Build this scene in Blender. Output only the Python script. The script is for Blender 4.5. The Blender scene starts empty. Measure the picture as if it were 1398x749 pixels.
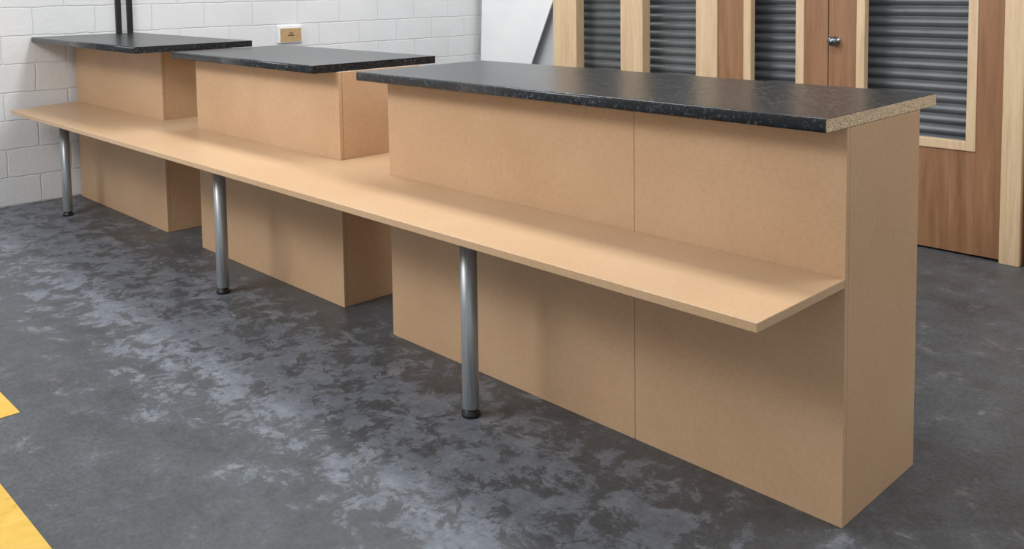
import bpy, bmesh, math, random
from mathutils import Vector, Matrix
random.seed(4)
S=bpy.context.scene
C=S.collection
S.view_settings.view_transform='Standard'; S.view_settings.look='None'

# ---------------- materials ----------------
def srgb(r,g,b):
    f=lambda c:(c/255/12.92) if c/255<=.04045 else ((c/255+.055)/1.055)**2.4
    return (f(r),f(g),f(b),1)
class M:
    def __init__(s,name):
        s.m=bpy.data.materials.new(name); s.m.use_nodes=True
        s.t=s.m.node_tree; s.n=s.t.nodes; s.b=s.n['Principled BSDF']
    def add(s,ty,**k):
        n=s.n.new(ty)
        for a,v in k.items(): setattr(n,a,v)
        return n
    def link(s,a,b): s.t.links.new(a,b)
    def coord(s,scale=(1,1,1)):
        tc=s.add('ShaderNodeTexCoord'); mp=s.add('ShaderNodeMapping'); mp.inputs['Scale'].default_value=scale
        s.link(tc.outputs['Object'],mp.inputs['Vector']); return mp.outputs['Vector']
    def noise(s,vec,scale,detail=4,rough=.5,dist=0):
        n=s.add('ShaderNodeTexNoise'); s.link(vec,n.inputs['Vector'])
        n.inputs['Scale'].default_value=scale; n.inputs['Detail'].default_value=detail
        n.inputs['Roughness'].default_value=rough; n.inputs['Distortion'].default_value=dist
        return n.outputs['Fac']
    def ramp(s,fac,stops,interp='LINEAR'):
        r=s.add('ShaderNodeValToRGB'); r.color_ramp.interpolation=interp
        e=r.color_ramp.elements
        while len(e)<len(stops): e.new(.5)
        for el,(p,c) in zip(e,stops): el.position=p; el.color=c
        s.link(fac,r.inputs['Fac']); return r.outputs['Color']
    def mix(s,fac,a,b,blend='MIX'):
        m=s.add('ShaderNodeMix',data_type='RGBA',blend_type=blend)
        for sock,v in ((m.inputs[0],fac),(m.inputs[6],a),(m.inputs[7],b)):
            if hasattr(v,'is_output'): s.link(v,sock)
            else: sock.default_value=v
        return m.outputs[2]
    def math(s,op,a,b=0,clamp=False):
        m=s.add('ShaderNodeMath',operation=op,use_clamp=clamp)
        for sock,v in ((m.inputs[0],a),(m.inputs[1],b)):
            if hasattr(v,'is_output'): s.link(v,sock)
            else: sock.default_value=v
        return m.outputs[0]
    def bump(s,h,strength=.2,dist=.01):
        b=s.add('ShaderNodeBump'); b.inputs['Strength'].default_value=strength; b.inputs['Distance'].default_value=dist
        s.link(h,b.inputs['Height']); s.link(b.outputs['Normal'],s.b.inputs['Normal'])
    def col(s,v):
        if hasattr(v,'is_output'): s.link(v,s.b.inputs['Base Color'])
        else: s.b.inputs['Base Color'].default_value=v
    def rough(s,v):
        if hasattr(v,'is_output'): s.link(v,s.b.inputs['Roughness'])
        else: s.b.inputs['Roughness'].default_value=v
g=lambda v:(v,v,v,1)

def mk_mdf(name,c1,c2,c3,f=.16,rough=.5):
    m=M(name); v=m.coord()
    big=m.noise(v,1.8,5,.6); fine=m.noise(v,330,3,.6); med=m.noise(v,55,4,.6)
    base=m.ramp(big,[(.3,c1),(.7,c2)])
    base=m.mix(f,base,m.ramp(fine,[(.36,c3),(.56,g(1))]),'MULTIPLY')
    base=m.mix(.16,base,m.ramp(med,[(.35,g(.6)),(.6,g(1))]),'MULTIPLY')
    m.col(base); m.rough(rough); m.b.inputs['Specular IOR Level'].default_value=.3
    return m.m
mdf=mk_mdf('mdf_board',srgb(200,163,126),srgb(211,176,140),srgb(150,114,84),.2)
mdf_shelf=mk_mdf('mdf_shelf_board',srgb(203,169,132),srgb(212,180,145),srgb(165,130,96),.18,.34)

m=M('black_granite_laminate'); v=m.coord()
n1=m.noise(v,85,5,.82); n2=m.noise(v,30,4,.65)
c=m.ramp(n1,[(.40,srgb(6,8,10)),(.54,srgb(22,25,28)),(.59,srgb(74,79,83)),(.70,srgb(146,150,154))])
m.col(m.mix(.25,c,m.ramp(n2,[(.35,srgb(10,12,14)),(.7,srgb(50,54,58))]))); m.rough(.28); m.bump(n1,.10,.001)
laminate=m.m

m=M('raw_chipboard'); v=m.coord((1,1,2.6))
vo=m.add('ShaderNodeTexVoronoi'); m.link(v,vo.inputs['Vector']); vo.inputs['Scale'].default_value=170
n=m.noise(v,110,5,.7)
c=m.ramp(vo.outputs['Color'],[(.1,srgb(130,98,70)),(.45,srgb(210,178,138)),(.9,srgb(244,226,194))])
m.col(m.mix(.45,c,m.ramp(n,[(.38,srgb(112,84,60)),(.56,srgb(232,206,170))]))); m.rough(.85); m.bump(n,.5,.004)
chip=m.m

m=M('galvanised_steel'); v=m.coord((1,1,.05))
n=m.noise(v,140,3,.5)
m.col(m.ramp(n,[(.3,srgb(142,145,147)),(.7,srgb(174,177,179))])); m.b.inputs['Metallic'].default_value=.5; m.rough(.38)
steel=m.m
m=M('black_plastic'); v=m.coord(); m.col(m.ramp(m.noise(v,40),[(.3,srgb(14,14,15)),(.7,srgb(26,26,28))])); m.rough(.45); blackp=m.m
m=M('chrome_knob'); v=m.coord(); m.col(m.ramp(m.noise(v,30),[(.3,srgb(120,122,126)),(.7,srgb(150,152,156))])); m.b.inputs['Metallic'].default_value=1; m.rough(.2); chrome=m.m

def wood(name,a,b,c,scale,rough=.5):
    m=M(name); v=m.coord(scale)
    n=m.noise(v,6,6,.62,.6); f=m.noise(v,40,4,.7)
    base=m.ramp(n,[(.28,a),(.5,b),(.75,c)])
    m.col(m.mix(.25,base,m.ramp(f,[(.3,g(.62)),(.6,g(1))]),'MULTIPLY')); m.rough(rough); m.bump(f,.08,.002)
    return m.m
pine=wood('planed_pine',srgb(204,170,132),srgb(218,189,151),srgb(228,203,168),(5,5,.35))
ply=wood('sapele_plywood',srgb(128,88,59),srgb(151,108,75),srgb(167,124,90),(3,3,.22),.5)

m=M('painted_blockwork'); tc=m.add('ShaderNodeTexCoord'); sx=m.add('ShaderNodeSeparateXYZ'); m.link(tc.outputs['Object'],sx.inputs[0])
w1=m.noise(tc.outputs['Object'],9,4,.6)
wob=m.math('MULTIPLY',m.math('SUBTRACT',w1,.5),.022)
cb=m.add('ShaderNodeCombineXYZ'); m.link(m.math('ADD',sx.outputs['Y'],wob),cb.inputs['X']); m.link(m.math('ADD',sx.outputs['Z'],wob),cb.inputs['Y'])
br=m.add('ShaderNodeTexBrick'); m.link(cb.outputs[0],br.inputs['Vector'])
br.inputs['Scale'].default_value=1.0
br.inputs['Mortar Size'].default_value=.008; br.inputs['Mortar Smooth'].default_value=1.0
br.inputs['Brick Width'].default_value=.43; br.inputs['Row Height'].default_value=.2
n=m.noise(tc.outputs['Object'],40,7,.75); n2=m.noise(tc.outputs['Object'],1.6,4,.6)
wallc=m.mix(m.math('MULTIPLY',br.outputs['Fac'],m.math('MULTIPLY',w1,.42)),m.ramp(n2,[(.3,srgb(230,231,231)),(.7,srgb(240,240,240))]),srgb(180,182,184))
m.col(wallc); m.rough(.6)
h=m.math('ADD',m.math('SUBTRACT',1.0,br.outputs['Fac']),m.math('MULTIPLY',n,1.3))
m.bump(h,.6,.006); blockm=m.m
m=M('white_painted_plaster'); v=m.coord(); m.col(m.ramp(m.noise(v,2,4),[(.3,srgb(196,199,202)),(.7,srgb(210,212,215))])); m.rough(.6); white=m.m
m=M('white_sheet_plastic'); v=m.coord(); m.col(m.ramp(m.noise(v,3,4),[(.3,srgb(242,243,244)),(.7,srgb(249,249,249))])); m.rough(.5); sheetm=m.m
m=M('galvanised_shutter'); v=m.coord((1,1,1)); m.col(m.ramp(m.noise(v,3,5,.6),[(.3,srgb(98,102,105)),(.7,srgb(124,128,131))])); m.b.inputs['Metallic'].default_value=.3; m.rough(.45); shut=m.m
m=M('yellow_floor_paint'); v=m.coord(); n=m.noise(v,14,7,.7)
m.col(m.ramp(n,[(.28,srgb(140,116,60)),(.36,srgb(206,164,64)),(.7,srgb(220,182,86))])); m.rough(.6); yellow=m.m
m=M('cardboard_label'); v=m.coord(); m.col(m.ramp(m.noise(v,60,4),[(.3,srgb(186,150,106)),(.7,srgb(204,170,124))])); m.rough(.8); card=m.m

# floor: painted concrete, worn where people walk along the counter
m=M('worn_painted_concrete'); tc=m.add('ShaderNodeTexCoord'); ob=tc.outputs['Object']
sx=m.add('ShaderNodeSeparateXYZ'); m.link(ob,sx.inputs[0])
big=m.noise(ob,1.1,5,.6); fine=m.noise(ob,60,7,.8); flake=m.noise(ob,8,12,.78,.35); mid=m.noise(ob,3.5,7,.7)
base=m.ramp(big,[(.3,srgb(66,69,72)),(.55,srgb(80,83,86)),(.75,srgb(94,96,98))])
base=m.mix(.65,base,m.ramp(fine,[(.36,g(.40)),(.60,g(1.25))]),'MULTIPLY')
base=m.mix(.5,base,m.ramp(mid,[(.35,g(.6)),(.65,g(1.25))]),'MULTIPLY')
brn=m.ramp(m.noise(ob,8,10,.76,.5),[(.585,g(0)),(.62,g(1))])
base=m.mix(m.math('MULTIPLY',brn,.5),base,srgb(124,114,101))
ctrl=m.math('MULTIPLY',m.math('SUBTRACT',m.noise(ob,.9,2,.5),.5),.9)
d=m.math('ABSOLUTE',m.math('ADD',m.math('ADD',sx.outputs['Y'],.53),ctrl))
band=m.math('SUBTRACT',1.0,m.math('POWER',m.math('DIVIDE',d,.72),1.6),True)
th=m.math('ADD',m.math('MULTIPLY',band,.165),flake)
th=m.math('ADD',th,m.math('MULTIPLY',m.math('SUBTRACT',mid,.5),.22))
worn=m.ramp(th,[(.620,g(0)),(.660,g(1))])
halo=m.ramp(th,[(.48,g(0)),(.65,g(1))])
base=m.mix(m.math('MULTIPLY',halo,.5),base,srgb(94,98,104))
wc=m.ramp(m.noise(ob,10,7,.75),[(.33,srgb(100,106,114)),(.52,srgb(122,128,138)),(.68,srgb(144,148,154))])
wc=m.mix(.5,wc,m.ramp(fine,[(.36,g(.55)),(.58,g(1.1))]),'MULTIPLY')
m.col(m.mix(m.math('MULTIPLY',worn,.8),base,wc))
m.rough(m.ramp(mid,[(.3,g(.36)),(.7,g(.58))])); m.bump(m.math('ADD',m.math('MULTIPLY',worn,-.5),fine),.25,.003)
floorm=m.m

# ---------------- mesh helpers ----------------
def obj(name,me,parent=None,mats=(),):
    o=bpy.data.objects.new(name,me); C.objects.link(o)
    for x in mats: me.materials.append(x)
    if parent: o.parent=parent
    return o
def empty(name):
    o=bpy.data.objects.new(name,None); C.objects.link(o); o.empty_display_size=.1; return o
def box(name,lo,hi,mat,parent=None,bev=.0015,seg=2):
    bm=bmesh.new()
    bmesh.ops.create_cube(bm,size=1)
    for v in bm.verts:
        v.co=Vector([lo[i] if v.co[i]<0 else hi[i] for i in range(3)])
    if bev: bmesh.ops.bevel(bm,geom=bm.edges[:],offset=bev,segments=seg,affect='EDGES',profile=.5)
    me=bpy.data.meshes.new(name); bm.to_mesh(me); bm.free()
    return obj(name,me,parent,(mat,))
def extr(name,poly,z0,z1,mat,parent=None,bev=.0015):
    bm=bmesh.new(); vs=[bm.verts.new((x,y,z0)) for x,y in poly]; f=bm.faces.new(vs)
    r=bmesh.ops.extrude_face_region(bm,geom=[f])
    for v in [e for e in r['geom'] if isinstance(e,bmesh.types.BMVert)]: v.co.z=z1
    bmesh.ops.recalc_face_normals(bm,faces=bm.faces[:])
    if bev: bmesh.ops.bevel(bm,geom=bm.edges[:],offset=bev,segments=2,affect='EDGES',profile=.5)
    me=bpy.data.meshes.new(name); bm.to_mesh(me); bm.free()
    return obj(name,me,parent,(mat,))
def lathe(name,prof,seg,mat,parent,loc,rot=None):
    bm=bmesh.new(); rings=[]
    for r,z in prof:
        rings.append([bm.verts.new((r*math.cos(2*math.pi*i/seg),r*math.sin(2*math.pi*i/seg),z)) for i in range(seg)])
    for a,b in zip(rings,rings[1:]):
        for i in range(seg): bm.faces.new((a[i],a[(i+1)%seg],b[(i+1)%seg],b[i]))
    bm.faces.new(rings[0][::-1]); bm.faces.new(rings[-1])
    for f in bm.faces: f.smooth=len(f.verts)==4
    me=bpy.data.meshes.new(name); bm.to_mesh(me); bm.free()
    o=obj(name,me,parent,(mat,)); o.location=loc
    if rot: o.rotation_euler=rot
    return o
def worktop(name,x0,x1,y0,y1,z0,z1,parent,raw_end=False):
    r=.010; pr=[]
    for a in range(0,91,15):
        t=math.radians(90-a); pr.append((y0+r-r*math.cos(t),z1-r+r*math.sin(t)))
    for a in range(0,91,15):
        t=math.radians(a); pr.append((y0+.006-.006*math.cos(t),z0+.006-.006*math.sin(t)))
    pr+= [(y1,z0),(y1,z1)]
    bm=bmesh.new()
    A=[bm.verts.new((x0,y,z)) for y,z in pr]; B=[bm.verts.new((x1,y,z)) for y,z in pr]
    n=len(pr)
    for i in range(n):
        f=bm.faces.new((A[i],A[(i+1)%n],B[(i+1)%n],B[i])); f.smooth=i<13
    fa=bm.faces.new(A[::-1]); fb=bm.faces.new(B)
    bmesh.ops.recalc_face_normals(bm,faces=bm.faces[:])
    if raw_end:
        bmesh.ops.inset_region(bm,faces=[fb],thickness=.0012)
        fb.material_index=1
    bm.normal_update()
    for f in bm.faces:
        if f.normal.y>.9: f.material_index=1
    me=bpy.data.meshes.new(name); bm.to_mesh(me); bm.free()
    return obj(name,me,parent,(laminate,chip))

# ---------------- dimensions ----------------
H=1.12; T=1.158; hs=.706; ts=.025; tp=.018
SH=-.451

# ---------------- room ----------------
XW=-5.97; YB=2.87
box('floor',(-6.2,-5,-.1),(4.5,7,0),floorm,bev=0)
box('wall_left',(XW-.2,-5,0),(XW,4.15,3.0),blockm,bev=0)
box('wall_back',(XW-.2,4.15,0),(4.5,4.3,3.0),white,bev=0)
# yellow floor markings
extr('yellow_floor_line',[(-5.6,-1.49),(-2.43,-1.49),(-2.43,-1.392),(-5.6,-1.392)],0.0002,.0022,yellow,None,0)
extr('yellow_floor_line',[(-2.0,-1.83),(.9,-1.83),(.9,-1.588),(-2.0,-1.588)],0.0002,.0022,yellow,None,0)
# white sheet leaning in the corner
bm=bmesh.new()
q=[(-5.9,0.003),(-5.50,0.003),(-4.46,2.35),(-5.9,2.35)]
vs=[bm.verts.new((x,4.0+.10*z/2.35,z)) for x,z in q]; f=bm.faces.new(vs)
r=bmesh.ops.extrude_face_region(bm,geom=[f]); bmesh.ops.translate(bm,vec=(0,.012,0),verts=[v for v in r['geom'] if isinstance(v,bmesh.types.BMVert)])
bmesh.ops.recalc_face_normals(bm,faces=bm.faces[:])
me=bpy.data.meshes.new('white_sheet'); bm.to_mesh(me); bm.free(); obj('leaning_white_sheet',me,None,(sheetm,))
# conduits on wall
P=empty('wall_conduit')
for i,y in enumerate((.362,.447)):
    box(f'trunking_{i+1}',(XW,y,0.1),(XW+.03,y+.038,2.95),blackp,P,.004)
for i,z in enumerate((.9,1.9,2.6)): box(f'clip_{i+1}',(XW,.352,z),(XW+.034,.495,z+.02),blackp,P,.003)
P=empty('wall_notice')
box('holder',(XW,1.73,1.04),(XW+.025,1.965,1.185),sheetm,P,.004)
box('label',(XW+.025,1.745,1.05),(XW+.029,1.95,1.165),card,P,.001)
box('print_line_1',(XW+.029,1.82,1.10),(XW+.030,1.88,1.108),blackp,P,0)
box('print_line_2',(XW+.029,1.83,1.12),(XW+.030,1.87,1.126),blackp,P,0)

# ---------------- counter ----------------
ctr=empty('reception_counter')
def unit(tag,x0,x1,y,D,seams=(),H=H):
    xs=[x0]+list(seams)+[x1]
    for i in range(len(xs)-1):
        a=xs[i]+(.0008 if i else 0); b=xs[i+1]-(.0008 if i<len(xs)-2 else 0)
        box(f'{tag}_front_panel_{i+1}',(a,y,0),(b,y+tp,H),mdf,ctr,.001)
    box(f'{tag}_end_panel_right',(x1-tp,y+tp+.0015,0),(x1,y+D,H),mdf,ctr,.0015)
    box(f'{tag}_end_panel_left',(x0,y+tp+.0015,0),(x0+tp,y+D,H),mdf,ctr,.0015)
    box(f'{tag}_inner_shelf',(x0+tp,y+tp+.0015,.55),(x1-tp,y+D-.02,.568),mdf,ctr,.001)
    box(f'{tag}_plinth_board',(x0+tp,y+tp+.0015,.08),(x1-tp,y+D-.02,.098),mdf,ctr,.001)
unit('long_unit',-2.055,0,0,.477,(-.7235,))
unit('middle_unit',-3.967,-2.494,.043,.477)
unit('far_unit',-5.93,-4.443,.045,.477,(),H+.031)
worktop('long_worktop',-2.111,0,-.121,.60,H+.0005,T,ctr,True)
worktop('middle_worktop',-4.01,-2.517,-.078,.645,H+.0005,T,ctr)
worktop('far_worktop',-5.95,-4.14,-.24,.50,H+.0315,T+.031,ctr)
e=.0015
extr('writing_shelf',[(-5.75,SH),(0,SH),(0,-e),(-2.057,-e),(-2.057,.42),(-2.492,.42),(-2.492,.043-e),(-3.969,.043-e),(-3.969,.42),(-4.441,.42),(-4.441,.045-e),(-5.912,.045-e),(-5.912,-.02)],hs-ts,hs,mdf_shelf,ctr,.002)
def leg(i,x,y):
    lathe(f'leg_{i}_tube',[(.0,.03),(.029,.03),(.030,.032),(.030,hs-ts-.008)],40,steel,ctr,(x,y,0))
    lathe(f'leg_{i}_foot',[(.030,0),(.034,.003),(.034,.012),(.026,.018),(.026,.032)],40,blackp,ctr,(x,y,0))
    lathe(f'leg_{i}_plate',[(.05,hs-ts-.008),(.05,hs-ts-.0005)],32,steel,ctr,(x,y,0))
for i,p in enumerate([(-1.245,-.268),(-3.12,-.255),(-5.38,-.235)]): leg(i+1,*p)

# ---------------- timber screen with doors ----------------
def post(name,x0,x1,parent,mat=pine,y0=YB,y1=YB+.09,z0=0,z1=2.7): return box(name,(x0,y0,z0),(x1,y1,z1),mat,parent,.003)
scr=empty('timber_screen_frame')
post('stud_1',-3.78,-3.54,scr); post('stud_2',-3.11,-2.91,scr); post('stud_3',-2.46,-2.292,scr); post('door_jamb',-.524,-.425,scr,y0=YB-.02)
post('end_stud',-.405,-.30,scr)
for i,(a,b) in enumerate([(-3.54,-3.11),(-2.91,-2.46)]):
    box(f'dado_panel_{i+1}',(a,YB+.03,0),(b,YB+.05,.58),ply,scr); box(f'sill_{i+1}',(a,YB+.005,.58),(b,YB+.085,.63),pine,scr)
box('head_rail',(-3.78,YB,2.7),(-.3,YB+.09,2.8),pine,scr)
box('side_panel',(-.30,YB+.03,0),(1.6,YB+.05,2.7),ply,scr)
def door(name,x0,x1,w0,w1,zb,bw,knob=None):
    P=empty(name); y0,y1=YB+.01,YB+.054
    zt=2.05; top=2.3
    box('stile_left',(x0,y0,.012),(w0-bw,y1,top),ply,P); box('stile_right',(w1+bw,y0,.012),(x1,y1,top),ply,P)
    box('bottom_panel',(w0-bw,y0,.012),(w1+bw,y1,zb-bw),ply,P,0); box('top_panel',(w0-bw,y0,zt+bw),(w1+bw,y1,top),ply,P,0)
    yb=y0-.008
    box('bead_left',(w0-bw,yb,zb-bw),(w0,y1,zt+bw),pine,P,.003); box('bead_right',(w1,yb,zb-bw),(w1+bw,y1,zt+bw),pine,P,.003)
    box('bead_bottom',(w0,yb,zb-bw),(w1,y1,zb),pine,P,.003); box('bead_top',(w0,yb,zt),(w1,y1,zt+bw),pine,P,.003)
    if knob:
        lathe('knob',[(.0,0),(.028,0),(.028,.006),(.011,.010),(.011,.03),(.024,.038),(.029,.05),(.025,.062),(.0,.068)],32,chrome,P,(knob[0],y0,knob[1]),(math.pi/2,0,0))
    return P
door('door_1',-2.288,-1.518,-2.04,-1.726,.63,.055)
door('door_2',-1.512,-.528,-1.287,-.713,.63,.05,(-1.467,1.154))
box('door_head',(-2.292,YB,2.305),(-.524,YB+.09,2.4),pine,scr)

# roller shutter behind
bm=bmesh.new(); pitch=.062; yS=YB+.22; prev=None; x0,x1=-3.75,-.45; z=0
pr=[]
while z<2.75:
    for k in range(8):
        t=k/8
        pr.append((yS-.016*math.sin(math.pi*t)**.8, z+pitch*.86*t))
    pr.append((yS+.002,z+pitch*.88)); pr.append((yS+.002,z+pitch*.98))
    z+=pitch
for (y,zz) in pr:
    a=bm.verts.new((x0,y,zz)); b=bm.verts.new((x1,y,zz))
    if prev: f=bm.faces.new((prev[0],prev[1],b,a)); f.smooth=False
    prev=(a,b)
me=bpy.data.meshes.new('roller_shutter'); bm.to_mesh(me); bm.free(); obj('roller_shutter',me,None,(shut,))

# lights
def area(name,loc,size,sy,e,target,col=(1,1,1)):
    l=bpy.data.lights.new(name,'AREA'); l.shape='RECTANGLE'; l.size=size; l.size_y=sy; l.energy=e; l.color=col
    o=bpy.data.objects.new(name,l); C.objects.link(o); o.location=loc
    o.rotation_euler=(Vector(target)-Vector(loc)).to_track_quat('-Z','Y').to_euler(); return o
area('ceiling_light_a',(-2.0,.36,3.3),5.0,.5,95,(-2.0,.3,0))
area('ceiling_light_b',(-3.4,-3.4,3.2),2.4,.9,120,(-1.5,0,.4))
area('ceiling_light_c',(1.2,2.0,3.2),1.2,1.2,30,(-.5,2.3,0))
area('added_fill_d',(-4.6,2.2,3.2),1.2,.4,26,(-5.2,4.0,1.0))  # added fill, no real fitting: brightens the leaning white sheet and nearby wall
w=bpy.data.worlds.new('world'); S.world=w; w.use_nodes=True
w.node_tree.nodes['Background'].inputs[0].default_value=(.94,.97,1,1); w.node_tree.nodes['Background'].inputs[1].default_value=.62

# ---------------- camera ----------------
y_,p_,r_=.7999,.0748,-.0135
fwd=Vector((-math.sin(y_),math.cos(y_),0)); rt=Vector((math.cos(y_),math.sin(y_),0)); up=Vector((0,0,1))
F=fwd*math.cos(p_)-up*math.sin(p_); U=up*math.cos(p_)+fwd*math.sin(p_)
R2=rt*math.cos(r_)+U*math.sin(r_); U2=-rt*math.sin(r_)+U*math.cos(r_)
cd=bpy.data.cameras.new('camera'); co=bpy.data.objects.new('camera',cd); C.objects.link(co)
co.matrix_world=Matrix(((R2.x,U2.x,-F.x,1.1323),(R2.y,U2.y,-F.y,-2.3511),(R2.z,U2.z,-F.z,1.5162),(0,0,0,1)))
cd.sensor_width=36; cd.lens=1258.2/1398*36; cd.shift_y=-(374.5-73.28)/1398; cd.clip_end=100
S.camera=co
